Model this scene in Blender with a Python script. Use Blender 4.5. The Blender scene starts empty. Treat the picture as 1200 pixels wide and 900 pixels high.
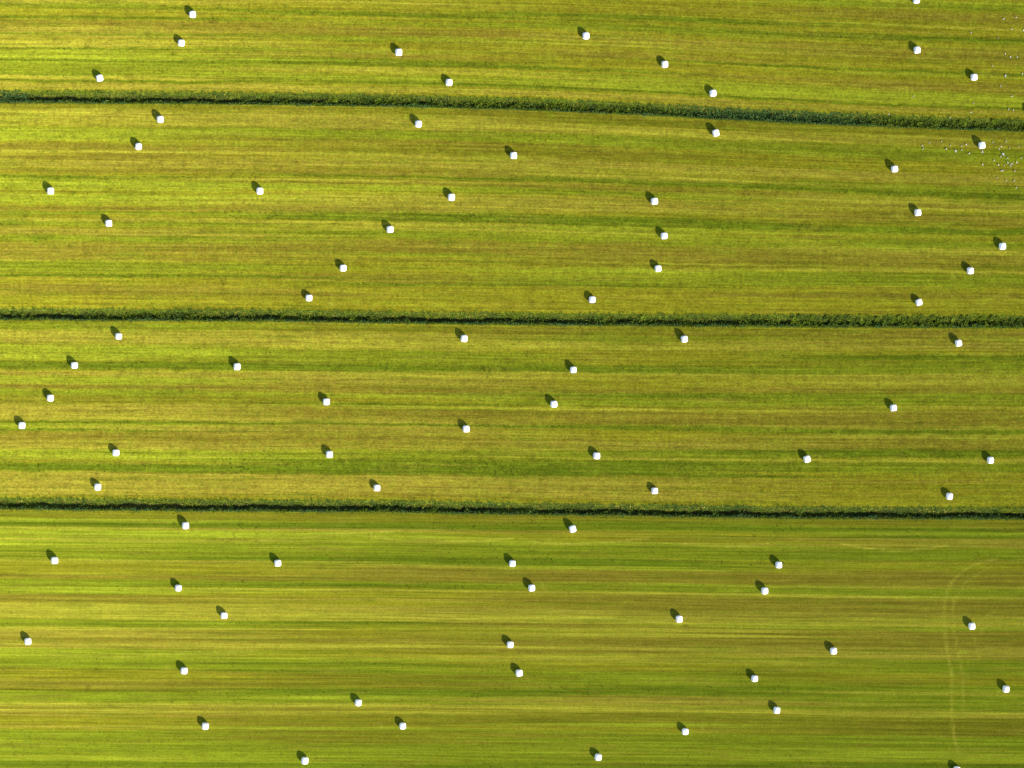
import bpy, math
import numpy as np

rng = np.random.default_rng(11)
S = 0.147                       # metres per photo pixel on the ground (photo 1200 x 900)
H_CAM = 340.0
SUN_EL = math.radians(30.8)
SUN_AZ = math.radians(136.5)    # clockwise from +Y: the sun stands to the lower right
C = bpy.context.scene.collection

def X(px): return (px - 600.0) * S
def Y(py): return (450.0 - py) * S

# ------------------------------------------------------------------ helpers
def tag(o, label=None, cat=None, group=None, kind=None):
    if label: o['label'] = label
    if cat: o['category'] = cat
    if group: o['group'] = group
    if kind: o['kind'] = kind
    return o

def mesh_np(name, verts, loops, starts, totals, smooth=True):
    me = bpy.data.meshes.new(name)
    me.vertices.add(len(verts)); me.vertices.foreach_set('co', np.asarray(verts, np.float32).ravel())
    me.loops.add(len(loops)); me.loops.foreach_set('vertex_index', np.asarray(loops, np.int32))
    me.polygons.add(len(starts))
    me.polygons.foreach_set('loop_start', np.asarray(starts, np.int32))
    me.polygons.foreach_set('loop_total', np.asarray(totals, np.int32))
    me.polygons.foreach_set('use_smooth', np.full(len(starts), smooth))
    me.update(calc_edges=True)
    return me

def color_attr(me, name, rgb):
    a = me.color_attributes.new(name, 'FLOAT_COLOR', 'POINT')
    buf = np.ones((len(rgb), 4), np.float32); buf[:, :3] = rgb
    a.data.foreach_set('color', buf.ravel())

def link(name, me, mat, parent=None):
    o = bpy.data.objects.new(name, me); C.objects.link(o)
    if mat: me.materials.append(mat)
    if parent: o.parent = parent
    return o

def lin(r, g, b):
    c = np.array([r, g, b], float) / 255.0
    return np.where(c <= 0.04045, c / 12.92, ((c + 0.055) / 1.055) ** 2.4)

def smooth(a, b, x):
    t = np.clip((x - a) / (b - a), 0, 1); return t * t * (3 - 2 * t)

def noise1(n, step, seed):
    """smooth 1-D noise with n samples and features of about `step` samples"""
    r = np.random.default_rng(seed); k = int(n / step) + 4
    p = r.normal(size=k); t = np.arange(n) / step; i = t.astype(int); f = t - i; f = f * f * (3 - 2 * f)
    return p[i] * (1 - f) + p[i + 1] * f

# ------------------------------------------------------------------ lie of the land
DX = [0, 150, 300, 450, 600, 750, 900, 1050, 1200]
DITCH = [
    [-122, -120, -118, -115, -112, -108, -104, -100, -95],
    [113.6, 114.8, 116, 118.2, 121.8, 128, 136.2, 142.6, 148],
    [368.4, 369.2, 369.8, 372.2, 374, 375.4, 376.4, 377, 377.4],
    [590.3, 591.8, 593, 593.6, 596.6, 598.4, 600.8, 601.6, 602],
    [920, 921, 922, 922.5, 923.5, 924.5, 926, 928, 930],
    [1140] * 9,
]
DITCH_REF = [d[4] for d in DITCH]
LIP = 1.02                      # half width of a ditch, metres
CAMBER = 0.6

def ditch_y(i, x):
    """world y of ditch i's centre line at world x"""
    px = np.clip(x / S + 600.0, -200, 1400)
    py = np.interp(px, DX, DITCH[i])
    lo = px < 0; hi = px > 1200
    py = np.where(lo, DITCH[i][0] + px * (DITCH[i][1] - DITCH[i][0]) / 150.0, py)
    py = np.where(hi, DITCH[i][8] + (px - 1200) * (DITCH[i][8] - DITCH[i][7]) / 150.0, py)
    return Y(py)

def wobble(i, x, d):
    """how far the cut strays from its straight line, fading out at the lips"""
    w = 0.10 * np.sin(x * 0.83 + 2.1 * i) + 0.11 * np.sin(x * 1.93 + 1.3 * i) * np.sin(x * 0.21 + i) + 0.12 * np.sin(x * 0.31 + 0.7 * i) + 0.06 * np.sin(x * 3.3 + i)
    return w * np.clip(1 - (d / LIP) ** 2, 0, 1)

PD = np.array([-1.02, -0.90, -0.67, -0.27, 0.0, 0.22, 0.44, 0.70, 0.84, 1.02])
PZ = np.array([0.0, -0.06, -0.26, -0.62, -0.80, -0.85, -0.70, -0.20, -0.05, 0.0])

def camber(t):
    return CAMBER * (1 - np.abs(2 * t - 1) ** 2.3)

def ground_z(x, y):
    x = np.atleast_1d(np.asarray(x, float)); y = np.atleast_1d(np.asarray(y, float))
    z = np.zeros_like(x)
    cs = [ditch_y(i, x) for i in range(6)]
    for i in range(5):
        top = cs[i] - LIP; bot = cs[i + 1] + LIP
        m = (y <= top) & (y >= bot)
        t = (top - y) / (top - bot)
        z = np.where(m, camber(t), z)
    for i in range(6):
        d = cs[i] - y
        z = np.where(np.abs(d) < LIP, np.interp(d + wobble(i, x, d), PD, PZ), z)
    return z

# ------------------------------------------------------------------ colours of the mown sward
K = 0.50
TONE = {k: lin(*v) * K for k, v in dict(
    O=(158, 152, 40), Y=(184, 176, 60), T=(171, 158, 58), B=(149, 135, 47),
    G=(139, 151, 36), D=(102, 124, 26), L=(164, 174, 46), E=(134, 130, 36)).items()}

BED = {
 'A': {
  0: "0-5Y 6-11G 12-20O 21-23D 25-32B 33-45T 40-42G 48-57Y 57-59D 60-75L 71-73D 75-90G 90-93Y 95-97D 99-105T",
  1: "0-5Y 8-14O 15-20D 21-25O 26-30G 33-42B 44-49G 59-61L 62-68B 70-77D 80-85Y 88-94L 95-98D 102-107Y",
  2: "0-12O 18-24D 30-38G 44-50T 52-57Y 62-70B 75-80O 84-86D 90-106L 107-109D 112-118T",
  3: "0-2L 3-10G 14-24B 30-32Y 42-47D 50-54O 55-70B 78-81O 82-84D 86-88L 95-105B 108-121L 122-124D 126-131T"},
 'B': {
  0: "121-128E 129-142Y 144-147Y 150-165L 169-175B 176-179Y 182-186B 188-196T 199-202B 207-210D 211-223L 228-240L 243-248B 249-252G 257-260Y 261-265G 269-276T 277-284G 286-301B 302-304B 305-306Y 308-320G 322-325D 326-333O 334-346B 347-358O",
  1: "127-133E 134-151T 152-162G 164-170B 173-180E 181-187Y 189-196T 199-205B 206-208D 210-213Y 214-216B 217-224L 228-241Y 242-249T 250-259D 261-270Y 271-279G 282-296B 297-300G 304-307E 308-320O 323-331B 332-335D 337-359O",
  2: "135-147E 149-158Y 160-172G 176-190E 191-200T 203-210Y 211-216D 219-224B 225-231G 234-247T 247-249Y 255-266D 267-278L 281-287G 289-306B 308-310Y 310-313E 315-323L 325-333G 334-337D 338-361O",
  3: "150-158E 159-161Y 163-168T 172-186G 188-200O 203-213T 216-224G 224-230D 233-246Y 240-242B 250-261B 266-273D 275-281O 282-290G 291-298Y 299-312B 312-315E 316-319Y 321-336G 337-343O 344-350B 351-364O"},
 'C': {
  0: "378-386G 387-396Y 396-402T 404-421L 424-433D 436-441T 442-451L 451-456B 457-463G 464-473E 474-485T 486-493Y 494-496D 497-503L 503-505D 506-516B 517-525T 525-527Y 528-539L 543-553D 554-581T",
  1: "382-389E 390-397T 398-409Y 411-426G 427-434D 435-441Y 442-451T 452-461B 462-465L 465-471O 472-474D 475-478L 479-490B 491-496T 496-498D 499-509T 511-523B 524-526Y 527-536G 538-556D 557-578T 578-582B",
  2: "383-393E 394-401G 402-409Y 411-427O 428-437D 437-439Y 441-456O 457-460B 461-466D 467-476G 479-481Y 483-497B 499-504D 505-516O 517-525T 526-528Y 529-537G 537-539Y 540-558D 560-586T",
  3: "387-395B 396-398Y 400-409T 410-415O 416-422D 424-438G 439-451Y 454-460B 461-474G 476-478Y 481-498B 499-503T 504-509D 510-513Y 515-525B 527-536D 539-542Y 543-554G 556-563O 563-566B 567-590O"},
 'D': {
  0: "600-607E 608-612L 612-618D 618-620Y 621-640L 632-633Y 641-647G 648-655G 656-658Y 659-672O 673-678B 679-687G 688-696L 697-706B 707-716Y 717-725Y 726-734G 735-738Y 739-747T 748-752B 753-759T 760-770L 771-783G 784-797O 798-806B 806-809E 810-823G 824-828Y 828-831B 832-835Y 836-840B 841-850O 851-853T 856-868G 869-886G 887-893L 893-900D",
  1: "600-611E 612-619D 619-622T 623-632L 633-635L 636-651G 652-660D 661-663Y 664-680B 681-687D 690-692Y 693-700O 701-703T 704-709O 710-716T 717-727Y 728-731D 732-746O 747-753B 755-760Y 761-770O 771-775L 776-778D 779-784G 785-788D 789-806E 807-815D 815-819L 820-824G 824-829Y 829-832B 833-836Y 837-851E 852-855L 856-871E 872-895G 895-900D",
  2: "602-611E 612-621D 622-634O 635-638L 639-655G 655-663D 664-667L 668-682B 683-685L 686-692G 693-695Y 696-713B 714-721T 722-730Y 731-735B 736-746Y 747-757B 758-761T 762-765B 767-776Y 777-786O 787-801G 802-814D 815-826T 827-834Y 835-846E 847-851L 852-857O 858-878G 879-894G 895-900D",
  3: "606-617E 618-623D 623-627L 627-630D 631-641T 642-657G 658-668O 669-686B 687-689Y 690-697G 698-701Y 702-718B 719-723T 724-734Y 735-738L 739-757B 758-761T 762-772T 773-788G 789-801O 802-810G 811-813Y 814-832G 833-840Y 841-861E 862-878G 879-892L 894-902D"},
}

def parse(s):
    out = []
    for w in s.split():
        a, b = w[:-1].split('-'); out.append((float(a), float(b), w[-1]))
    return out

def profile(spec, top, bot, n, crisp=False):
    """albedo along one bed, n samples from its upper to its lower ditch"""
    y = top + (bot - top) * (np.arange(n) / (n - 1.0))
    col = np.tile(TONE['O'], (n, 1))
    for a, b, k in parse(spec):
        a -= 0.3; b += 0.5; e = 0.32 if b - a < 4.5 else 0.8
        if crisp: e *= 0.8
        w = 1 / (1 + np.exp(-(y - a) / (e * 0.6))) / (1 + np.exp((y - b) / (e * 0.6)))
        amt = 0.86 if crisp else 0.84
        if crisp and k in 'YTL' and b - a < 6: amt *= 1.1
        col = col * (1 - w[:, None] * amt) + TONE[k] * w[:, None] * amt
    return col

def lip_px(i, px, side):
    return float(np.interp(px, DX, DITCH[i])) + side * LIP / S

BEDN = {0: 80, 1: 285, 2: 250, 3: 350, 4: 80}
SECT = [150, 450, 750, 1050]

def wet_patch(px, py, cx, cy, rx, ry):
    return np.exp(-((px - cx) / rx) ** 2 - ((py - cy) / ry) ** 2)

def polyline_mask(px, py, pts, w):
    """soft mask round a polyline, all in photo pixels on the ground"""
    m = np.zeros_like(px)
    for (ax, ay), (bx, by) in zip(pts[:-1], pts[1:]):
        vx, vy = bx - ax, by - ay; L2 = vx * vx + vy * vy
        t = np.clip(((px - ax) * vx + (py - ay) * vy) / L2, 0, 1)
        d2 = (px - ax - t * vx) ** 2 + (py - ay - t * vy) ** 2
        m = np.maximum(m, np.exp(-d2 / (2 * w * w)))
    return m

def curve_pts(pts, n=8):
    """Catmull-Rom through the points"""
    P = [pts[0]] + list(pts) + [pts[-1]]; out = []
    for i in range(1, len(P) - 2):
        p0, p1, p2, p3 = map(np.array, P[i - 1:i + 3])
        for k in range(n):
            t = k / n
            out.append(tuple(0.5 * (2 * p1 + (p2 - p0) * t + (2 * p0 - 5 * p1 + 4 * p2 - p3) * t * t + (3 * p1 - p0 - 3 * p2 + p3) * t ** 3)))
    out.append(pts[-1]); return out

# ------------------------------------------------------------------ ground: one sheet to the horizon
def build_ground():
    xf = np.arange(-96, 96.01, 0.4)
    xo = np.array([99, 104, 112, 125, 145, 180, 240, 340, 520, 850, 1500, 3000.0])
    xs = np.concatenate([-xo[::-1], xf, xo]); nx = len(xs)
    px = xs / S + 600
    rows_y, rows_v, rows_c, rows_m = [], [], [], []
    def add(yrow, v, crow, m):
        rows_y.append(yrow); rows_v.append(np.full(nx, v)); rows_c.append(crow); rows_m.append(np.full(nx, m))
    flat = lambda c: np.tile(c, (nx, 1))
    def outer(side, i):
        base = ditch_y(i, xs); o = []
        for k in [3, 7, 12, 20, 32, 50, 80, 130, 220, 400, 800, 1600, 3000]:
            o.append((base + side * (LIP + k), -DITCH_REF[i] * S + side * k))
        return o
    for y, v in reversed(outer(1, 0)): add(y, v, flat(TONE['O']), 0.7)
    soil = np.array([0.030, 0.036, 0.012])
    verge = np.array([0.075, 0.098, 0.012])
    for i in range(6):
        c = ditch_y(i, xs); v0 = -DITCH_REF[i] * S
        for d in np.concatenate([[-1.02, -0.90, -0.76, -0.62, -0.45, -0.27, -0.13, 0, 0.1, 0.22, 0.35, 0.44, 0.57, 0.70, 0.8, 0.9, 1.02]]):
            f = float(smooth(-0.2, -1.0, d)) if d < 0 else float(smooth(0.66, 1.02, d))
            add(c - d, v0 - d, flat(soil * (1 - f) + verge * f), 1.0)
        if i == 5: break
        n = BEDN[i]; top = c - LIP; bot = ditch_y(i + 1, xs) + LIP
        vt = v0 - LIP; vb = -DITCH_REF[i + 1] * S + LIP
        key = {1: 'B', 2: 'C', 3: 'D'}.get(i)
        if i == 0: n = 330; key = 'A'
        ts = (np.arange(n) + 0.5) / n
        if key:
            P = []
            for k, sx in enumerate(SECT):
                tp = lip_px(i, sx, 1); bp = lip_px(i + 1, sx, -1)
                P.append(profile(BED[key][k], tp, bp, n, key == 'D'))
            P = np.array(P)                                   # 4, n, 3
            waver = [sum(a * noise1(nx, st, 77 * i + 5 * q + z) for z, (a, st) in enumerate(((0.45, 34), (0.55, 9), (0.5, 3)))) for q in range(8)]
        for j in range(n):
            t = ts[j]; y = top + (bot - top) * t
            if key:
                # each swath edge fades out at its own place along the field
                jit = (noise1(8, 1.0, 1000 * i + j // 3)[:3]) * 70
                edges = [300, 600, 900]
                w = [smooth(e + jit[q] - 120, e + jit[q] + 120, px) for q, e in enumerate(edges)]
                g = j / 26.0; ga = int(g); gf = g - ga            # the waver changes slowly across the field
                off = waver[ga % 8] * (1 - gf) + waver[(ga + 1) % 8] * gf
                jj = np.clip(j + off * (0.15 if i == 3 else 1.0) * n * 0.0042, 0, n - 1.001); ja = jj.astype(int); jf = (jj - ja)[:, None]
                pr = lambda k: P[k][ja] * (1 - jf) + P[k][ja + 1] * jf
                col = pr(0) * (1 - w[0])[:, None] + pr(1) * w[0][:, None]
                col = col * (1 - w[1])[:, None] + pr(2) * w[1][:, None]
                col = col * (1 - w[2])[:, None] + pr(3) * w[2][:, None]
            else:
                col = flat(TONE['O'])
            if i == 3: col = col * np.array([0.99, 1.03, 0.98])     # the last strip has regrown greener
            add(y, vt + (vb - vt) * t, col, 0.42 if i == 3 else 1.0)
    for y, v in outer(-1, 5): add(y, v, flat(TONE['O']), 0.7)
    Yv = np.array(rows_y); V = np.array(rows_v); Cc = np.array(rows_c); M = np.array(rows_m)
    ny = len(Yv); Xv = np.broadcast_to(xs, (ny, nx))
    Z = ground_z(Xv.ravel(), Yv.ravel()).reshape(ny, nx)
    # the far land rolls a little
    r = np.hypot(Xv, Yv); Z = Z + smooth(150, 900, r) * 3 * np.sin(Xv / 310 + 1) * np.sin(Yv / 270)
    PX = Xv / S + 600; PY = 450 - Yv / S
    # sun hot-spot painted into the sward: brighter westwards, darker and greener eastwards
    hotspot = np.clip((560 - PX) / 620, 0, 1)[..., None]; falloff = np.clip((PX - 560) / 640, 0, 1)[..., None]
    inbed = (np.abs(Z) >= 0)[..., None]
    Cc = Cc * (1 + 0.36 * hotspot * np.array([1.04, 1.0, 1.05])) * (1 - 0.10 * falloff) * np.array([1.0, 1.0, 0.84])
    Cc = Cc * (1 - 0.10 * falloff * np.array([0.3, 0.0, 0.5]))
    # rank green patches and weeds
    for cx, cy, rx, ry, a in [(47, 279, 12, 4, .6), (15, 262, 16, 4, .5), (20, 252, 18, 3, .4), (110, 250, 16, 3, .5), (200, 281, 20, 3, .5), (165, 250, 12, 3, .5),
                              (523, 284, 14, 3, .6), (1077, 496, 4, 4, .6), (1118, 500, 4, 2, .6), (1119, 235, 5, 3, .5), (1170, 237, 18, 3, .6),
                              (380, 251, 30, 4, .4), (286, 545, 5, 4, .5), (1111, 71, 3, 3, .5), (86, 227, 3, 1.5, .7), (103, 21, 24, 3, .5), (180, 42, 14, 3, .5),
                              (434, 703, 6, 3, .5), (120, 9, 90, 3, .3), (1120, 263, 20, 3, .5), (690, 392, 20, 4, .4), (640, 555, 70, 7, .4), (200, 460, 14, 8, .35),
                              (970, 655, 70, 7, .4), (880, 785, 80, 8, .3), (1140, 787, 25, 4, .5), (1000, 473, 30, 6, .35), (40, 120, 50, 3, .1)]:
        m = (wet_patch(PX, PY, cx, cy, rx, ry) * a)[..., None]
        Cc = Cc * (1 - m) + TONE['D'] * m
    for cx, cy, rx, ry, a in [(180, 43, 16, 3, .6), (568, 465, 34, 3, .7), (795, 275, 20, 3, .4), (1100, 263, 16, 2, .5), (665, 475, 20, 2.5, .5), (890, 275, 18, 4, .3),
                              (1135, 514, 26, 2, .6), (750, 167, 30, 5, .35), (1128, 763, 4, 2, .8), (860, 692, 8, 3, .5), (740, 275, 30, 4, .3)]:
        m = (wet_patch(PX, PY, cx, cy, rx, ry) * a)[..., None]
        Cc = Cc * (1 - m) + TONE['L'] * 1.1 * m
    # flattened pale wheel tracks
    tracks = [
        (curve_pts([(1168, 655), (1140, 662), (1118, 678), (1108, 696), (1105, 715), (1106, 738), (1110, 765), (1115, 795), (1115, 830), (1117, 860), (1124, 884)]), 0.95, .44),
        (curve_pts([(1160, 664), (1134, 680), (1119, 700), (1116, 722), (1119, 748), (1125, 778), (1128, 805), (1127, 840)]), 0.95, .36),
        (curve_pts([(1165, 716), (1154, 722), (1146, 732)]), 0.9, .40), (curve_pts([(1140, 745), (1143, 756), (1147, 770)]), 0.9, .30),
        (curve_pts([(300, 633), (340, 631), (400, 626), (470, 622)]), 0.9, .70),
        (curve_pts([(430, 628), (480, 634), (530, 635), (600, 631)]), 0.9, .70),
        (curve_pts([(620, 634), (660, 637), (700, 636), (760, 630)]), 0.9, .70),
        (curve_pts([(800, 637), (860, 640), (900, 637)]), 0.9, .70),
        (curve_pts([(985, 637), (1020, 643), (1060, 645), (1110, 639)]), 0.9, .70),
        (curve_pts([(20, 631), (110, 632), (200, 634)]), 0.9, .70),
        (curve_pts([(60, 767), (130, 770), (200, 765), (300, 762)]), 1.2, .4),
        (curve_pts([(1180, 385 - 40), (1160, 350), (1150, 357)]), 1.1, .25),
        (curve_pts([(438, 848), (448, 846), (446, 857)]), 0.9, .25),
        (curve_pts([(640, 718), (740, 727), (800, 726)]), 1.0, .4),
    ]
    tr = np.random.default_rng(77)
    for pts in BALES.values():        # short pale scuffs where the wrapper set bales down
        for bx, by in pts:
            if tr.uniform() < 0.45:
                ox = bx + tr.choice([-1, 1]) * tr.uniform(9, 26); oy = by + tr.uniform(-3, 9)
                for k in range(tr.integers(2, 4)): tracks.append(([(ox + 3.2 * k, oy - 3 - 2 * tr.uniform()), (ox + 3.2 * k + tr.uniform(-1, 1), oy + 3 + 2 * tr.uniform())], 0.7, tr.uniform(.18, .38)))
    inside = (np.abs(Xv) < 96) & (np.abs(Yv) < 72)
    idx = np.where(inside)
    for pts, w, a in tracks:
        ax = np.array(pts); sel = (PX[idx] > ax[:, 0].min() - 8) & (PX[idx] < ax[:, 0].max() + 8) & (PY[idx] > ax[:, 1].min() - 8) & (PY[idx] < ax[:, 1].max() + 8)
        ii = (idx[0][sel], idx[1][sel])
        brk = 0.45 + 0.75 * hedge_noise(PX[ii] + PY[ii] * 1.7, 6.0, int(ax[0, 0])) * (0.6 + 0.8 * hedge_noise(PX[ii] - PY[ii], 2.0, int(ax[0, 1])))
        m = (polyline_mask(PX[ii], PY[ii], pts, w) * a * np.clip(brk, 0, 1.2))[..., None]
        Cc[ii] = Cc[ii] * (1 - m) + TONE['Y'] * 1.25 * m
    # thin dark wheel ruts
    for pts, w, a in [([(0, 807), (110, 809), (230, 810)], .8, .5), ([(0, 494), (150, 494.5), (330, 497)], .9, .4), ([(0, 304), (150, 304)], .8, .35), ([(104, 803), (103, 808)], 1.2, .5),
                      ([(800, 733), (804, 733)], 1.0, .6), ([(420, 473), (446, 472)], .9, .6)]:
        m = np.zeros_like(PX); m[idx] = polyline_mask(PX[idx], PY[idx], pts, w) * a
        Cc = Cc * (1 - m[..., None] * 0.75)
    verts = np.stack([Xv, Yv, Z], -1).reshape(-1, 3)
    a = (np.arange(ny - 1)[:, None] * nx + np.arange(nx - 1)[None]).ravel()
    quads = np.stack([a + nx, a + nx + 1, a + 1, a], -1)
    nq = len(quads)
    me = mesh_np('ground', verts, quads.ravel(), np.arange(nq) * 4, np.full(nq, 4))
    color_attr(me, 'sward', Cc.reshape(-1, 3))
    f = me.attributes.new('mottle', 'FLOAT', 'POINT'); f.data.foreach_set('value', M.astype(np.float32).ravel())
    uv = me.attributes.new('along', 'FLOAT_VECTOR', 'POINT')
    uv.data.foreach_set('vector', np.stack([Xv, V, np.zeros_like(V)], -1).astype(np.float32).ravel())
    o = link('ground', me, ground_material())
    tag(o, 'mown hay field with cambered strips and long narrow ditches', 'field', kind='structure')
    return o

# ------------------------------------------------------------------ materials
def new_mat(name):
    m = bpy.data.materials.new(name); m.use_nodes = True
    nt = m.node_tree; nt.nodes.clear()
    out = nt.nodes.new('ShaderNodeOutputMaterial')
    return m, nt, out

class NT:
    def __init__(s, nt): s.nt = nt
    def n(s, t, **k):
        nd = s.nt.nodes.new(t)
        for a, b in k.items(): setattr(nd, a, b)
        return nd
    def l(s, a, b): s.nt.links.new(a, b)
    def attr(s, name): return s.n('ShaderNodeAttribute', attribute_name=name)
    def noise(s, vec, scale, detail=3, rough=0.55, dims='2D'):
        mp = s.n('ShaderNodeMapping'); mp.inputs['Scale'].default_value = scale; s.l(vec, mp.inputs['Vector'])
        mp.inputs['Location'].default_value = (scale[0] * 137.1 + 3.3, scale[1] * 91.7 + 8.1, 0)
        nz = s.n('ShaderNodeTexNoise', noise_dimensions=dims); nz.inputs['Scale'].default_value = 1
        nz.inputs['Detail'].default_value = detail; nz.inputs['Roughness'].default_value = rough
        s.l(mp.outputs[0], nz.inputs['Vector']); return nz.outputs['Fac']
    def ramp(s, v, a, b, c, d, clamp=True):
        r = s.n('ShaderNodeMapRange', clamp=clamp)
        for i, q in enumerate((a, b, c, d)): r.inputs[i + 1].default_value = q
        s.l(v, r.inputs[0]); return r.outputs[0]
    def m(s, op, a, b=None):
        r = s.n('ShaderNodeMath', operation=op)
        for i, q in enumerate((a, b)):
            if q is None: continue
            if isinstance(q, (int, float)): r.inputs[i].default_value = q
            else: s.l(q, r.inputs[i])
        return r.outputs[0]
    def mix(s, fac, a, b, blend='MIX'):
        r = s.n('ShaderNodeMix', data_type='RGBA', blend_type=blend)
        if isinstance(fac, (int, float)): r.inputs[0].default_value = fac
        else: s.l(fac, r.inputs[0])
        for i, q in ((6, a), (7, b)):
            if isinstance(q, tuple): r.inputs[i].default_value = (*q, 1)
            else: s.l(q, r.inputs[i])
        return r.outputs[2]
    def scale_color(s, col, v):
        r = s.n('ShaderNodeVectorMath', operation='SCALE'); s.l(col, r.inputs[0])
        if isinstance(v, (int, float)): r.inputs['Scale'].default_value = v
        else: s.l(v, r.inputs['Scale'])
        return r.outputs[0]

def ground_material():
    m, nt, out = new_mat('mown_sward'); N = NT(nt)
    uv = N.attr('along').outputs['Vector']; col = N.attr('sward').outputs['Color']; mot = N.attr('mottle').outputs['Fac']
    fine = N.noise(uv, (0.05, 3.4, 1), 3, 0.6)       # single mower and rake lines
    swath = N.noise(uv, (0.022, 0.75, 1), 4, 0.6)    # swath scale
    rows = N.noise(uv, (0.012, 1.9, 1), 1, 0.5)      # rake rows
    hue = N.noise(uv, (0.06, 1.1, 1), 4, 0.6)
    clump = N.noise(uv, (0.55, 1.5, 1), 5, 0.68)
    dash = N.noise(uv, (0.28, 2.6, 1), 4, 0.65)      # broken tussock lines
    patch = N.noise(uv, (0.10, 0.26, 1), 4, 0.6)
    blot = N.noise(uv, (0.55, 0.75, 1), 4, 0.7)      # uneven regrowth, as wide as it is long
    tick = N.noise(uv, (1.5, 0.9, 1), 2, 0.6)
    grain = N.noise(uv, (2.2, 3.6, 1), 3, 0.7)
    # hue drift between strawy brown and green regrowth
    tan = tuple(TONE['B'] * 1.12); grn = tuple(TONE['G'] * 0.92); drk = tuple(TONE['D'] * 0.95); lim = tuple(TONE['L'] * 1.05)
    c = N.mix(N.m('MULTIPLY', N.ramp(hue, 0.54, 0.74, 0, 0.50), 1.0), col, tan)
    c = N.mix(N.ramp(hue, 0.46, 0.26, 0, 0.60), c, grn)
    c = N.mix(N.m('MULTIPLY', N.ramp(clump, 0.56, 0.72, 0, 0.50), mot), c, drk)
    c = N.mix(N.m('MULTIPLY', N.ramp(clump, 0.40, 0.24, 0, 0.50), mot), c, lim)
    c = N.mix(N.ramp(patch, 0.55, 0.75, 0, 0.35), c, grn)
    c = N.mix(N.m('MULTIPLY', N.ramp(blot, 0.56, 0.72, 0, 0.45), mot), c, grn)
    c = N.mix(N.m('MULTIPLY', N.ramp(blot, 0.42, 0.28, 0, 0.30), mot), c, tan)
    dk = N.m('MULTIPLY', N.ramp(dash, 0.56, 0.68, 0, 0.50), N.m('ADD', 0.15, N.m('MULTIPLY', mot, 0.6)))
    c = N.mix(N.m('MULTIPLY', dk, N.ramp(patch, 0.40, 0.62, 0.15, 1.0)), c, drk)
    v = N.m('MULTIPLY', N.m('ADD', 1.0, N.m('MULTIPLY', N.m('SUBTRACT', N.ramp(fine, 0.3, 0.7, 0, 1), 0.5), N.m('SUBTRACT', 0.46, N.m('MULTIPLY', mot, 0.12)))), N.m('MULTIPLY', N.ramp(swath, 0.2, 0.8, 0.88, 1.12), N.ramp(rows, 0.40, 0.60, 0.92, 1.08)))
    g = N.m('ADD', 1.0, N.m('MULTIPLY', N.m('SUBTRACT', grain, 0.5), N.m('ADD', 0.4, N.m('MULTIPLY', mot, 0.95))))
    v = N.m('MULTIPLY', N.m('MULTIPLY', v, g), N.m('ADD', 1.0, N.m('MULTIPLY', N.m('SUBTRACT', dash, 0.5), N.m('ADD', 0.3, N.m('MULTIPLY', mot, 0.5)))))
    bl = N.m('ADD', N.m('MULTIPLY', N.m('SUBTRACT', blot, 0.5), 0.95), N.m('MULTIPLY', N.m('SUBTRACT', tick, 0.5), 0.45))
    bl = N.m('ADD', bl, N.m('MULTIPLY', N.m('SUBTRACT', patch, 0.5), 0.45))
    v = N.m('MULTIPLY', v, N.m('ADD', 1.0, N.m('MULTIPLY', bl, N.m('MULTIPLY', mot, 0.8))))
    # keep the ditch soil out of the sward pattern
    c = N.scale_color(c, v)
    d = N.n('ShaderNodeBsdfDiffuse'); d.inputs['Roughness'].default_value = 1.0
    N.l(c, d.inputs['Color'])
    hgt = N.m('ADD', N.m('MULTIPLY', grain, 0.6), N.m('ADD', N.m('MULTIPLY', fine, 0.5), N.m('MULTIPLY', clump, 0.5)))
    b = N.n('ShaderNodeBump'); b.inputs['Strength'].default_value = 0.6; b.inputs['Distance'].default_value = 0.06
    N.l(hgt, b.inputs['Height']); N.l(b.outputs[0], d.inputs['Normal'])
    N.l(d.outputs[0], out.inputs[0]); return m

def blade_material(name):
    m, nt, out = new_mat(name); N = NT(nt)
    col = N.attr('blade').outputs['Color']
    geo = N.n('ShaderNodeNewGeometry')
    nz = N.noise(geo.outputs['Position'], (3, 3, 3), 2, 0.5, '3D')
    c = N.scale_color(col, N.ramp(nz, 0.25, 0.75, 0.75, 1.25))
    d = N.n('ShaderNodeBsdfDiffuse'); d.inputs['Roughness'].default_value = 0.4
    N.l(c, d.inputs['Color'])
    t = N.n('ShaderNodeBsdfTranslucent'); N.l(c, t.inputs['Color'])
    mx = N.n('ShaderNodeMixShader'); mx.inputs[0].default_value = 0.12
    N.l(d.outputs[0], mx.inputs[1]); N.l(t.outputs[0], mx.inputs[2]); N.l(mx.outputs[0], out.inputs[0]); return m

def film_material():
    m, nt, out = new_mat('white_stretch_film'); N = NT(nt)
    tc = N.n('ShaderNodeTexCoord').outputs['Object']
    oi = N.n('ShaderNodeObjectInfo').outputs['Random']
    wr = N.noise(tc, (2.5, 14, 2.5), 4, 0.6, '3D')
    dirt = N.noise(tc, (3, 3, 3), 4, 0.6, '3D')
    base = N.mix(N.ramp(dirt, 0.55, 0.8, 0, 0.35), (0.85, 0.82, 0.84), (0.62, 0.60, 0.55))
    base = N.scale_color(base, N.ramp(oi, 0, 1, 0.92, 1.06))
    p = N.n('ShaderNodeBsdfPrincipled'); N.l(base, p.inputs['Base Color'])
    p.inputs['Roughness'].default_value = 0.32; p.inputs['Specular IOR Level'].default_value = 0.5
    b = N.n('ShaderNodeBump'); b.inputs['Strength'].default_value = 0.5; b.inputs['Distance'].default_value = 0.02
    N.l(wr, b.inputs['Height']); N.l(b.outputs[0], p.inputs['Normal'])
    N.l(p.outputs[0], out.inputs[0]); return m

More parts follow.
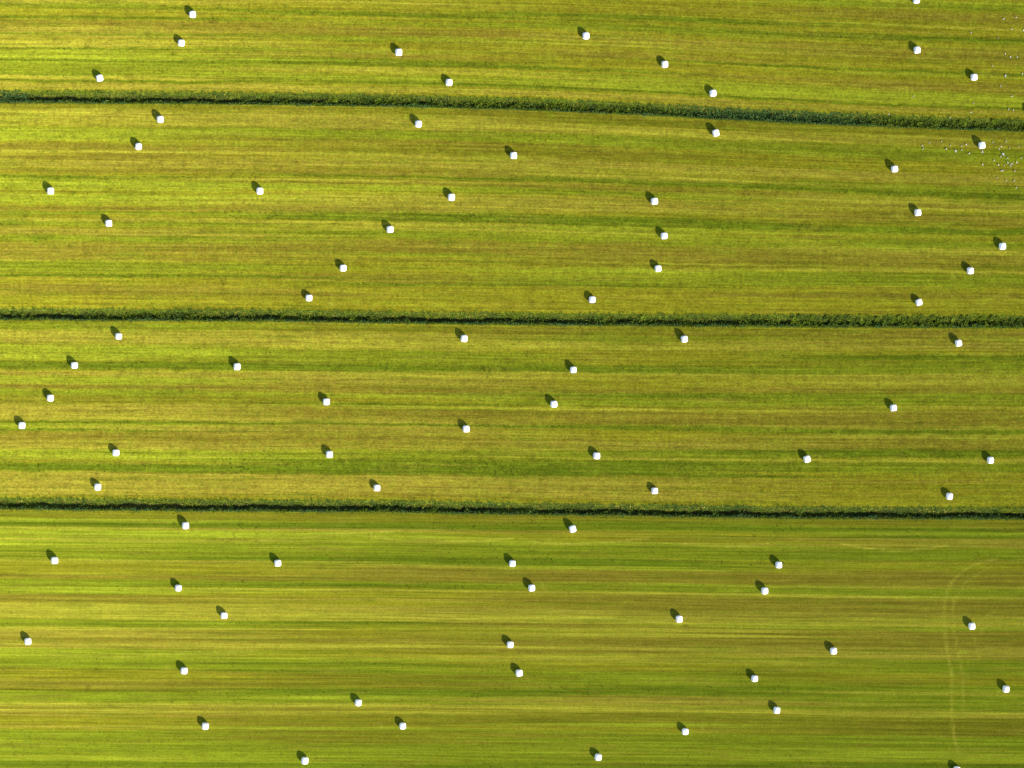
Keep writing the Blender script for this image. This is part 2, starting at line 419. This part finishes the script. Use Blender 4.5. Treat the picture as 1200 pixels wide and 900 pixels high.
def plain_material(name, rgb, rough=0.6, var=0.15):
    m, nt, out = new_mat(name); N = NT(nt)
    tc = N.n('ShaderNodeTexCoord').outputs['Object']
    nz = N.noise(tc, (14, 14, 14), 3, 0.5, '3D')
    r = N.n('ShaderNodeRGB'); r.outputs[0].default_value = (*rgb, 1)
    c = N.scale_color(r.outputs[0], N.ramp(nz, 0.2, 0.8, 1 - var, 1 + var))
    p = N.n('ShaderNodeBsdfPrincipled'); p.inputs['Roughness'].default_value = rough
    N.l(c, p.inputs['Base Color']); N.l(p.outputs[0], out.inputs[0]); return m

# ------------------------------------------------------------------ ditch vegetation
def blades_mesh(name, base, ang, lean, length, width, col):
    """curved tapering leaves: one bent quad plus a tip triangle each"""
    n = len(base)
    dirx, diry = np.cos(ang), np.sin(ang); sx, sy = -diry * width / 2, dirx * width / 2
    def pt(f, up):        # along the arc
        h = length * f
        a = lean * (0.55 + 0.75 * f)
        return base + np.stack([dirx * h * np.sin(a), diry * h * np.sin(a), h * np.cos(a)], -1)
    side = np.stack([sx, sy, np.zeros(n)], -1)
    m = pt(0.55, 0); t = pt(1.0, 0)
    v = np.stack([base - side * 0.7, base + side * 0.7, m + side, m - side, t], 1).reshape(-1, 3)
    k = np.arange(n)[:, None] * 5
    loops = np.concatenate([k + np.array([[0, 1, 2, 3]]), k + np.array([[3, 2, 4]])], 1).ravel()
    st = (np.arange(n)[:, None] * 7 + np.array([[0, 4]])).ravel(); tt = np.tile([4, 3], n)
    me = mesh_np(name, v, loops, st, tt, smooth=False)
    color_attr(me, 'blade', np.repeat(col, 5, axis=0))
    return me

GREEN = np.array([0.105, 0.145, 0.010]); YGREEN = np.array([0.205, 0.225, 0.014]); TEAL = np.array([0.048, 0.095, 0.028])
DARKG = np.array([0.055, 0.085, 0.014]); STRAW = np.array([0.26, 0.22, 0.05]); LIME = np.array([0.18, 0.26, 0.02])

def clumps(i, x0, x1, count, dlo, dhi, hgt, nb, spread, width, colf, r, lean=(0.35, 1.15), keep=None):
    """one set of tufts along ditch i between world x0 and x1; returns blade arrays"""
    cx = r.uniform(x0, x1, count); d = r.uniform(dlo, dhi, count) * 0.86
    ch = hgt * np.exp(np.clip(r.normal(0, 0.26, count), -0.6, 0.45)); cc = colf(cx, d, r)
    if keep is not None:
        ok = r.uniform(size=count) < keep(cx); cx, d, ch, cc = cx[ok], d[ok], ch[ok], cc[ok]
    n = len(cx); rep = np.repeat(np.arange(n), nb)
    bx = cx[rep] + r.normal(0, spread, n * nb); bd = d[rep] + r.normal(0, spread * 0.8, n * nb)
    by = ditch_y(i, bx) - bd + wobble(i, bx, bd); bz = ground_z(bx, by) - 0.02
    ang = r.uniform(0, 2 * np.pi, n * nb); ln = r.uniform(lean[0], lean[1], n * nb)
    L = ch[rep] * r.uniform(0.6, 1.25, n * nb); W = width * r.uniform(0.6, 1.4, n * nb)
    col = cc[rep] * np.exp(r.normal(0, 0.22, n * nb))[:, None] * (1 + r.normal(0, 0.08, (n * nb, 3)))
    return [np.stack([bx, by, bz], -1), ang, ln, L, W, np.clip(col, 0.004, 0.5)]

def mounds(i, x0, x1, count, dlo, dhi, hgt, colf, r, keep, nb=55):
    """leafy bushes: leaves set over a dome and pointing outwards"""
    cx = r.uniform(x0, x1, count); d = r.uniform(dlo, dhi, count) * 0.86
    ok = r.uniform(size=count) < keep(cx); cx, d = cx[ok], d[ok]
    cc = colf(cx, r); n = len(cx); R = r.uniform(0.18, 0.40, n); hh = hgt * r.uniform(0.6, 1.3, n)
    rep = np.repeat(np.arange(n), nb); N = n * nb
    ang = r.uniform(0, 2 * np.pi, N); q = np.sqrt(r.uniform(0, 1, N)); rr = q * R[rep]
    bx = cx[rep] + rr * np.cos(ang); by0 = ditch_y(i, cx) - d + wobble(i, cx, d); by = by0[rep] + rr * np.sin(ang)
    gz = ground_z(cx, by0)
    bz = gz[rep] + hh[rep] * np.sqrt(np.maximum(0, 1 - 0.9 * q * q)) * r.uniform(0.75, 1.0, N)
    ln = 0.35 + 0.9 * q + r.normal(0, 0.2, N)
    L = r.uniform(0.10, 0.24, N); W = r.uniform(0.07, 0.15, N)
    col = cc[rep] * np.exp(r.normal(0, 0.20, N))[:, None]
    return [np.stack([bx, by, bz], -1), ang + r.normal(0, 0.5, N), np.clip(ln, 0.1, 1.5), L, W, np.clip(col, 0.004, 0.5)]

def hedge_noise(x, scale, seed):
    r = np.random.default_rng(seed); k = np.arange(-400, 401); p = r.uniform(0, 1, len(k))
    t = x / scale; i = np.floor(t).astype(int); f = t - i; f = f * f * (3 - 2 * f)
    i = np.clip(i, -399, 398)
    return p[i + 400] * (1 - f) + p[i + 401] * f

def pick(cx, a, b, scale, seed, lo=0.0, hi=1.0):
    f = (lo + (hi - lo) * hedge_noise(cx, scale, seed))[:, None]
    return a * (1 - f) + b * f

def build_ditch_plants(i, label, fill, tealf, bush, seed, x0=-108, x1=108, dens=1.0):
    r = np.random.default_rng(seed); parts = []; Lm = (x1 - x0) * dens
    pxw = lambda x: x / S + 600
    tint = lambda cx, c: c * (1 - tealf(pxw(cx)))[:, None] + TEAL * tealf(pxw(cx))[:, None]
    # uncut grass on the sunlit bank
    parts.append(clumps(i, x0, x1, int(Lm * 12), -1.25, -0.15, 0.30, 9, 0.09, 0.065,
        lambda cx, d, r: tint(cx, pick(cx, DARKG * 1.25, GREEN * 1.2, 1.7, seed + 1) * (0.9 + 0.2 * r.uniform(size=len(cx)))[:, None]), r))
    # straw-coloured seed heads here and there on that bank
    parts.append(clumps(i, x0, x1, int(Lm * 3.5), -0.75, -0.25, 0.36, 7, 0.10, 0.06,
        lambda cx, d, r: pick(cx, YGREEN * 1.05, STRAW, 2.3, seed + 2, 0, 0.7), r, keep=lambda x: hedge_noise(x, 2.4, seed + 3) > 0.45))
    # uneven uncut margin where the mower swung wide
    for lo, hi, q in ((-2.1, -1.15, 20), (1.05, 1.75, 40)):
        parts.append(clumps(i, x0, x1, int(Lm * 5), lo, hi, 0.16, 6, 0.09, 0.05,
            lambda cx, d, r: pick(cx, GREEN * 0.9, YGREEN * 0.9, 1.3, seed + q), r, keep=lambda x: np.clip(hedge_noise(x, 2.6, seed + q + 1) * 1.6 - 0.55, 0, 1)))
    # the ragged south lip, its stems leaning over the cut
    parts.append(clumps(i, x0, x1, int(Lm * 8), 0.60, 1.15, 0.28, 8, 0.09, 0.06,
        lambda cx, d, r: tint(cx, pick(cx, GREEN * 0.8, TEAL * 1.2, 1.1, seed + 4)), r))
    # plants standing in the bottom
    parts.append(clumps(i, x0, x1, int(Lm * 12), -0.35, 0.6, 0.80, 9, 0.10, 0.075,
        lambda cx, d, r: tint(cx, pick(cx, DARKG, GREEN, 0.9, seed + 5)), r, lean=(0.15, 0.8),
        keep=lambda x: np.clip(fill(pxw(x)) * 1.6 - hedge_noise(x, 1.1, seed + 6) * 0.6 - hedge_noise(x, 5, seed + 7) * 0.4, 0.02, 1)))
    # broad-leaved bushes
    def kb(x): return np.clip(bush(pxw(x)) * 1.5 - hedge_noise(x, 1.6, seed + 8) * 0.7, 0, 1)
    for lo, hi, hh, cnt in ((-0.95, -0.3, 0.40, 1.5), (-0.35, 0.45, 0.75, 1.5), (0.40, 0.95, 0.32, 1.2)):
        parts.append(mounds(i, x0, x1, int(Lm * cnt), lo, hi, hh, lambda cx, r: pick(cx, DARKG, GREEN, 0.7, seed + 9), r, kb))
    parts.append(mounds(i, x0, x1, int(Lm * 0.7), -0.8, 0.4, 0.7, lambda cx, r: pick(cx, GREEN, LIME, 1.0, seed + 10), r,
        lambda x: kb(x) * (hedge_noise(x, 3, seed + 11) > 0.45)))
    arr = [np.concatenate([p[q] for p in parts]) for q in range(6)]
    me = blades_mesh('ditch_plants', *arr)
    o = link('ditch_plants', me, BLADE)
    return tag(o, label, 'ditch plants', 'plants filling the ditches', 'stuff')

def build_tufts():
    """rank regrowth standing in the green streaks and between the rows"""
    r = np.random.default_rng(9); PXs, PYs, Hs, Cs = [], [], [], []
    for i, key in ((0, 'A'), (1, 'B'), (2, 'C'), (3, 'D')):
        for k, sx in enumerate(SECT):
            for a, b, t in parse(BED[key][k]):
                if t not in 'DGL': continue
                dens = {'D': 2.2, 'G': 0.9, 'L': 0.7}[t] * (0.45 if key == 'D' else 1.0)
                n = int((b - a) * 300 * S * S * dens * 1.6)
                px = sx + r.uniform(-190, 190, n); f = r.uniform(a - 0.5, b + 0.5, n)
                tp, bp = lip_px(i, sx, 1), lip_px(i + 1, sx, -1); q = (f - tp) / (bp - tp)
                top = np.interp(px, DX, DITCH[i]) + LIP / S; bot = np.interp(px, DX, DITCH[i + 1]) - LIP / S
                py = top + (bot - top) * q
                ok = (hedge_noise(px * S, 2.2, 50 * i + k + int(a)) + 0.5 * hedge_noise(px * S, 0.7, int(a) + 9) > 0.78) & (q > 0.01) & (q < 0.99)
                m = ok.sum(); PXs.append(px[ok]); PYs.append(py[ok]); Hs.append(np.full(m, {'D': 0.17, 'G': 0.14, 'L': 0.15}[t]))
                base = {'D': GREEN * 0.75, 'G': GREEN * 1.05, 'L': YGREEN * 1.05}[t]
                Cs.append(np.tile(base, (m, 1)))
    px, py, h, c = map(np.concatenate, (PXs, PYs, Hs, Cs)); n = len(px); nb = 6
    rep = np.repeat(np.arange(n), nb); N = n * nb
    x = X(px)[rep] + r.normal(0, 0.09, N); y = Y(py)[rep] + r.normal(0, 0.06, N); z = ground_z(x, y) - 0.01
    me = blades_mesh('grass_tufts', np.stack([x, y, z], -1), r.uniform(0, 6.28, N), r.uniform(0.3, 1.1, N), h[rep] * r.uniform(0.6, 1.4, N), r.uniform(0.03, 0.07, N),
                     np.clip(c[rep] * np.exp(r.normal(0, 0.2, n))[rep][:, None] * np.exp(r.normal(0, 0.15, N))[:, None], 0.004, 0.5))
    o = link('grass_tufts', me, BLADE)
    tag(o, 'short green regrowth tufts standing in streaks over the mown strips', 'grass', kind='stuff')

# ------------------------------------------------------------------ bales
def bale_mesh(seed):
    """round bale lying on its side, axis along y: wrapped film with soft shoulders, sagging a little"""
    r = np.random.default_rng(seed); Wd = 1.22
    prof = [(0.0, 0.0), (0.12, 0.012), (0.25, 0.004), (0.34, 0.016), (0.42, 0.036), (0.49, 0.075), (0.545, 0.13), (0.582, 0.20), (0.602, 0.29), (0.610, 0.42)]
    half = [(a, -Wd / 2 + b) for a, b in prof]
    full = half + [(0.612, 0.0)] + [(a, -b) for a, b in reversed(half)]
    na = 48; th = np.arange(na) / na * 2 * np.pi
    # wrinkles and film folds
    ph = r.uniform(0, 6.28, 6); amp = r.uniform(0.002, 0.007, 6); fr = r.integers(3, 15, 6)
    vs = [(0, full[0][1], 0)]
    for a, y in full[1:-1]:
        w = sum(amp[k] * np.cos(fr[k] * th + ph[k] + y * 2.2) for k in range(6)) * (a / 0.63)
        rr = a + w; x = rr * np.cos(th); z = rr * np.sin(th)
        z = np.where(z < -0.57, -0.57 + (z + 0.57) * 0.6, z)       # flattened where it stands
        x = x * (1.0 + 0.012 * (z < 0)); yy = y + 0.012 * np.cos(2 * th + ph[0]) * (a / 0.63)
        vs += list(zip(x, np.full(na, 0) + yy, z))
    vs.append((0, full[-1][1], 0))
    nr = len(full) - 2; f = []
    for j in range(na): f.append((0, 1 + j, 1 + (j + 1) % na))
    for k in range(nr - 1):
        for j in range(na):
            a = 1 + k * na + j; b = 1 + k * na + (j + 1) % na
            f.append((a, a + na, b + na, b))
    last = len(vs) - 1
    for j in range(na): f.append((last, 1 + (nr - 1) * na + (j + 1) % na, 1 + (nr - 1) * na + j))
    me = bpy.data.meshes.new('silage_bale')
    V = np.array(vs); V[:, 2] -= V[:, 2].min()
    me.from_pydata([tuple(p) for p in V], [], f); me.polygons.foreach_set('use_smooth', [True] * len(f)); me.update()
    return me

BALES = {
 'A': [(226, 17.3), (212.8, 50.8), (116.7, 91.2), (467.3, 61.4), (526.2, 96.8), (686.6, 42.5), (778.9, 75.4), (835.5, 109.4), (1073.3, 0.6), (1074.3, 59), (1141, 90.5)],
 'B': [(187.8, 140), (162.5, 172), (59.8, 224), (304.8, 224), (127.9, 261.8), (490.3, 145.5), (601.9, 182.2), (529.1, 231.4), (457.3, 269), (402.2, 314), (362, 348.8),
       (838.8, 155.5), (766.7, 236), (778.1, 276.6), (771, 314.6), (694, 351.3), (1048, 198), (1150.6, 170), (1075, 249.2), (1174.1, 288.8), (1136.6, 317.2), (1077, 354.5)],
 'C': [(139, 393.8), (87.6, 428.3), (278, 429.8), (59.6, 466.4), (26.3, 498.4), (136.2, 530.6), (114.4, 570.4), (543.8, 397), (382.7, 470.8), (546.3, 502.5), (386.2, 532.2),
       (441.7, 572), (802, 397), (671.8, 433.2), (649, 473.6), (699, 534.2), (767.2, 575.4), (1123.2, 402.3), (1046.5, 477.8), (945.4, 537.7), (1160.2, 539), (1112.7, 581.2)],
 'D': [(217.4, 615.7), (64.3, 656.4), (325.6, 659.6), (209.2, 688.7), (262.9, 721), (33.4, 751.2), (216.2, 785.6), (240.8, 850.5), (357.2, 891.5), (420, 823), (471.9, 850.3),
       (671, 619.6), (600.4, 660), (623, 688.8), (912.4, 662), (895.9, 692), (795.6, 725), (597.9, 755), (608.3, 788.2), (976.3, 762.4), (884, 794.8), (910, 832),
       (802.8, 856.9), (701, 887), (1138.3, 733.4), (1178.2, 807), (1121.4, 902.5)],
}
SKEW = {(838.8, 155.5): 16, (945.4, 537.7): 19, (1077, 354.5): 15, (671, 619.6): 15, (1123.2, 402.3): 9, (1150.6, 170): 7, (802, 397): 9, (116.7, 91.2): 14, (1048, 198): 6, (1046.5, 477.8): 8}
ORD = ['first', 'second', 'third', 'fourth', 'fifth', 'sixth', 'seventh', 'eighth', 'ninth', 'tenth', 'eleventh', 'twelfth', 'thirteenth', 'fourteenth']
STRIP = {'A': 'the top strip', 'B': 'the second strip', 'C': 'the third strip', 'D': 'the bottom strip'}
STRIP_DITCH = {'A': (0, 1), 'B': (1, 2), 'C': (2, 3), 'D': (3, 4)}

def build_bales():
    film = film_material(); protos = []
    for s in range(5):
        me = bale_mesh(40 + s); me.materials.append(film); protos.append(me)
    r = np.random.default_rng(5); first = None; k = 0
    for key, pts in BALES.items():
        order = sorted(pts); n = len(order)
        for p in pts:
            q = order.index(p); i0, i1 = STRIP_DITCH[key]
            if q < (n + 1) // 2:
                where = ('leftmost of all' if q == 0 else ORD[q] + ' from the left') + ' in ' + STRIP[key]
            else:
                qq = n - 1 - q; where = ('rightmost of all' if qq == 0 else ORD[qq] + ' from the right') + ' in ' + STRIP[key]
            a = np.interp(p[0], DX, DITCH[i0]); b = np.interp(p[0], DX, DITCH[i1]); t = (p[1] - a) / (b - a)
            if p[1] < 4: spot = 'at the upper picture edge'
            elif p[1] > 885: spot = 'at the lower picture edge'
            elif t < 0.16 and key != 'A': spot = 'just below a ditch'
            elif t > 0.86 and key != 'D': spot = 'just above a ditch'
            elif t < 0.5 and key != 'A': spot = 'in its upper half'
            elif key == 'A': spot = 'out on the stubble'
            else: spot = 'in its lower half'
            look = 'white bale turned askew, ' if SKEW.get(p, 0) >= 9 else 'white wrapped bale, '
            f = 1 - 0.75 / H_CAM
            x, y = X(p[0]) * f, Y(p[1]) * f
            if first is None:
                o = link('silage_bale', protos[0], None); first = o
            else:
                o = first.copy(); C.objects.link(o); o.data = protos[k % 5]
            k += 1
            z = float(ground_z(x, y)[0]); dy = 0.4
            sl = float((ground_z(x, y + dy)[0] - ground_z(x, y - dy)[0]) / (2 * dy))
            o.location = (x, y, z - 0.015)
            o.rotation_euler = (math.atan(sl), 0, math.radians(SKEW.get(p, r.uniform(-5, 5)) + (180 if r.uniform() < .5 else 0)))
            s = r.uniform(0.90, 0.965); o.scale = (s, s * r.uniform(0.97, 1.04), s)
            tag(o, look + where + ', ' + spot, 'hay bale', 'white wrapped bales scattered over the mown strips')
    bale_beyond_edge(first)

def bale_beyond_edge(proto):
    o = proto.copy(); C.objects.link(o)
    x, y = X(1207.0), Y(131.0); o.location = (x, y, float(ground_z(x, y)[0]) - 0.015); o.rotation_euler = (0, 0, 0.05)
    tag(o, 'white wrapped bale just past the right picture edge, only its shadow showing', 'hay bale', 'white wrapped bales scattered over the mown strips')

# ------------------------------------------------------------------ gulls
def loft(stations, na=12):
    """tube of ellipses along x: (x, y, z, ry, rz)"""
    th = np.arange(na) / na * 2 * np.pi; vs = []; f = []
    for x, y, z, ry, rz in stations:
        for t in th: vs.append((x, y + ry * math.cos(t), z + rz * math.sin(t)))
    n = len(stations)
    for k in range(n - 1):
        for j in range(na):
            a = k * na + j; b = k * na + (j + 1) % na; f.append((a, b, b + na, a + na))
    f.append(tuple(range(na - 1, -1, -1))); f.append(tuple(range((n - 1) * na, n * na)))
    me = bpy.data.meshes.new('gull'); me.from_pydata(vs, [], f)
    me.polygons.foreach_set('use_smooth', [True] * len(f)); me.update(); return me

def tube(p, q, r0, r1, name, na=6):
    p, q = np.array(p, float), np.array(q, float); d = (q - p) / np.linalg.norm(q - p)
    u = np.cross(d, [0, 1, 0.01]); u /= np.linalg.norm(u); w = np.cross(d, u); vs = []
    for c, r in ((p, r0), (q, r1)):
        for j in range(na):
            t = j / na * 2 * math.pi; vs.append(tuple(c + r * (u * math.cos(t) + w * math.sin(t))))
    f = [(j, (j + 1) % na, (j + 1) % na + na, j + na) for j in range(na)] + [tuple(range(na))[::-1], tuple(range(na, 2 * na))]
    me = bpy.data.meshes.new(name); me.from_pydata(vs, [], f); me.update(); return me

def wing_mesh(outline, thick, name):
    """outline of (x, y, z); closed plate with thickness"""
    n = len(outline); vs = [(x, y, z + thick / 2) for x, y, z in outline] + [(x, y, z - thick / 2) for x, y, z in outline]
    f = [tuple(range(n)), tuple(range(2 * n - 1, n - 1, -1))] + [(j, j + n, (j + 1) % n + n, (j + 1) % n) for j in range(n)]
    me = bpy.data.meshes.new(name); me.from_pydata(vs, [], f); me.update(); return me

def make_gull(spread, mats):
    white, grey, yellow, dark = mats
    st = [(-.25, 0, .175, .030, .006), (-.19, 0, .178, .038, .014), (-.12, 0, .18, .058, .038), (-.04, 0, .18, .078, .066), (.04, 0, .185, .078, .070), (.10, 0, .205, .060, .058),
          (.135, 0, .24, .043, .046), (.155, 0, .275, .041, .043), (.178, 0, .285, .036, .036), (.195, 0, .282, .022, .022), (.202, 0, .28, .010, .010)]
    g = link('gull', loft(st), white)
    link('beak', tube((.198, 0, .28), (.25, 0, .268), .010, .003, 'beak'), yellow, g)
    for s in (-1, 1):
        link('eye', tube((.180, s * .031, .292), (.180, s * .038, .293), .006, .005, 'eye'), dark, g)
        leg = link('leg', tube((.0, s * .03, .125), (.005, s * .032, .006), .006, .006, 'leg'), yellow, g)
        link('foot', wing_mesh([(-.01, s * .032 - .006, .006), (.05, s * .032 - .025, .006), (.05, s * .032 + .025, .006)], .008, 'foot'), yellow, leg)
        if spread:
            w = [(.09, .05, .215), (.12, .18, .255), (.07, .32, .255), (-.02, .46, .235), (-.06, .47, .232), (-.05, .32, .25), (-.06, .18, .245), (-.08, .05, .21)]
            tp = [(.03, .40, .247), (-.02, .465, .238), (-.10, .50, .23), (-.055, .38, .246)]
        else:
            w = [(.09, .055, .215), (.07, .085, .20), (.0, .095, .195), (-.10, .082, .195), (-.20, .045, .195), (-.17, .012, .205), (-.05, .02, .252), (.05, .03, .25)]
            tp = [(-.17, .05, .199), (-.20, .047, .198), (-.31, .012, .195), (-.19, .022, .206)]
        w = [(a, s * b, c) for a, b, c in w]; tp = [(a, s * b, c + .004) for a, b, c in tp]
        if s < 0: w = w[::-1]; tp = tp[::-1]
        wing = link('wing', wing_mesh(w, .014, 'wing'), grey, g)
        link('wing_tip', wing_mesh(tp, .008, 'wing_tip'), dark, wing)
    return g

GULLS = {
 'near the upper right corner': [(1175, 23), (1189.5, 21.2), (1184.5, 35), (1198, 36.5), (1136.8, 39.2), (1168.5, 45.5)],
 'right of the top strip\'s last bale': [(1177, 63.7), (1183, 67.5), (1191, 67.5), (1162, 78), (1177.5, 89.3, 's'), (1197, 87.3), (1172, 101.5)],
 'just above the uppermost ditch': [(1185, 113.2), (1069.8, 113.5), (1140.5, 121.5), (1137.7, 131.8), (1181.5, 128.3), (1187, 129.3)],
 'perched on the uppermost ditch edge': [(1041.2, 134.3), (1112.7, 138.3)],
 'in the flock left of that bale': [(1080.6, 171.2), (1081.2, 175), (1088.7, 168), (1103, 165.8), (1108.3, 174.8), (1113.3, 170.8), (1119.5, 177.2, 's'), (1126.3, 171.5), (1131.7, 169.8), (1126.3, 176.2), (1135.2, 180)],
 'under the bale near the upper ditch': [(1150.8, 178.5, 's'), (1150.8, 193.2)],
 'in the row right of that ditchside bale': [(1163.2, 167), (1178.5, 166), (1170.5, 175), (1173, 172), (1182.5, 174), (1193.5, 172.5)],
 'in the loose flock at the right edge': [(1175, 181.2, 's'), (1172, 184), (1180, 185.5), (1196.2, 185.2), (1164.3, 188.2), (1169.3, 193.7), (1176.2, 194.2), (1180.2, 191.2), (1185, 192.5, 's'), (1190.7, 190.7), (1183.2, 194.7)],
 'lowest of the flock at the right edge': [(1173.5, 200.5, 's'), (1188.2, 200.7), (1167.5, 208.8), (1178, 212.2), (1187.5, 212), (1190, 220.2)],
}

def copy_tree(o, parent=None):
    c = o.copy(); C.objects.link(c)
    if parent: c.parent = parent
    for ch in list(o.children): copy_tree(ch, c)
    return c

def build_gulls():
    mats = (plain_material('white_plumage', (0.50, 0.50, 0.48)), plain_material('grey_plumage', (0.30, 0.31, 0.34)),
            plain_material('yellow_horn', (0.55, 0.32, 0.04)), plain_material('dark_plumage', (0.03, 0.03, 0.03)))
    pr = {True: make_gull(True, mats), False: make_gull(False, mats)}; used = set()
    r = np.random.default_rng(21)
    for where, pts in GULLS.items():
        order = sorted(p[0] for p in pts); m = len(pts)
        for p in sorted(pts):
            sp = len(p) > 2
            if sp in used: o = copy_tree(pr[sp])
            else: o = pr[sp]; used.add(sp)
            q = sorted(pts).index(p)
            pos = ORD[q] + ' from the left' if q < m - 1 else 'the rightmost'
            if q == 0: pos = 'the leftmost'
            x, y = X(p[0]), Y(p[1])
            o.location = (x, y, float(ground_z(x, y)[0]) + (0.3 if 'perched' in where else 0.0))
            o.rotation_euler = (0, 0, r.uniform(0, 6.28))
            s = r.uniform(0.60, 0.84); o.scale = (s, s, s)
            head = 'white gull, wings spread, ' if sp else 'white gull, '
            tag(o, head + pos + ' ' + where, 'gull', 'white gulls feeding on the stubble')

# ------------------------------------------------------------------ build
build_ground()
BLADE = blade_material('grass_blades')
W = lambda px, a, b, e=40: smooth(a - e, a + e, px) * (1 - smooth(b - e, b + e, px))
zero = lambda px: np.zeros_like(px)
build_ditch_plants(1, 'tall grass and blue green reeds along the uppermost ditch',
    lambda p: 0.30 + 0.35 * W(p, 300, 700, 120) + 0.6 * W(p, 680, 1300) + 0.65 * (p < 34),
    lambda p: 0.75 * W(p, 800, 1010, 50) + 0.8 * (p < 34) + 0.05, lambda p: 0.5 * W(p, 1000, 1500, 60) + 0.10 * W(p, 420, 820, 90), 301)
build_ditch_plants(2, 'grass and broad leaved bushes along the middle ditch, densest at right',
    lambda p: 0.30 + 0.12 * W(p, -200, 430, 60) + 0.2 * W(p, 650, 1500, 90), lambda p: 0.05 + 0 * p, lambda p: 0.12 * W(p, 640, 900, 60) + 1.0 * W(p, 900, 1500, 50) + 0.12 * W(p, -300, 200, 60), 302)
build_ditch_plants(3, 'low grass lining the third ditch with a dark open cut',
    lambda p: 0.24 + 0 * p, lambda p: 0.06 + 0.22 * W(p, 500, 1500, 100), zero, 303)
build_ditch_plants(4, 'dark grass verge along the lower picture edge',
    lambda p: 0.3 + 0 * p, lambda p: 0.2 + 0 * p, zero, 304, dens=0.7)
build_tufts()
build_bales()
build_gulls()

# ------------------------------------------------------------------ light, sky, camera
w = bpy.data.worlds.new('World'); bpy.context.scene.world = w; w.use_nodes = True
nt = w.node_tree; bg = nt.nodes['Background']
sky = nt.nodes.new('ShaderNodeTexSky'); sky.sky_type = 'NISHITA'; sky.sun_disc = False
sky.sun_elevation = SUN_EL; sky.sun_rotation = SUN_AZ
nt.links.new(sky.outputs[0], bg.inputs[0]); bg.inputs[1].default_value = 0.11
sl = bpy.data.lights.new('sun', 'SUN'); sl.energy = 4.0; sl.angle = math.radians(0.55); sl.color = (1.0, 0.94, 0.84)
so = bpy.data.objects.new('sun', sl); C.objects.link(so); so.location = (60, -70, 90)
so.rotation_euler = (math.pi / 2 - SUN_EL, 0, math.pi - SUN_AZ)
cd = bpy.data.cameras.new('camera'); cam = bpy.data.objects.new('camera', cd); C.objects.link(cam)
cam.location = (0, 0, H_CAM); cam.rotation_euler = (0, 0, 0)
cd.sensor_width = 36; cd.lens = 36 * H_CAM / (1200 * S); cd.clip_start = 1; cd.clip_end = 12000
sc = bpy.context.scene; sc.camera = cam
sc.view_settings.view_transform = 'Standard'; sc.view_settings.look = 'None'; sc.view_settings.gamma = 1
sc.view_settings.exposure = 1.40
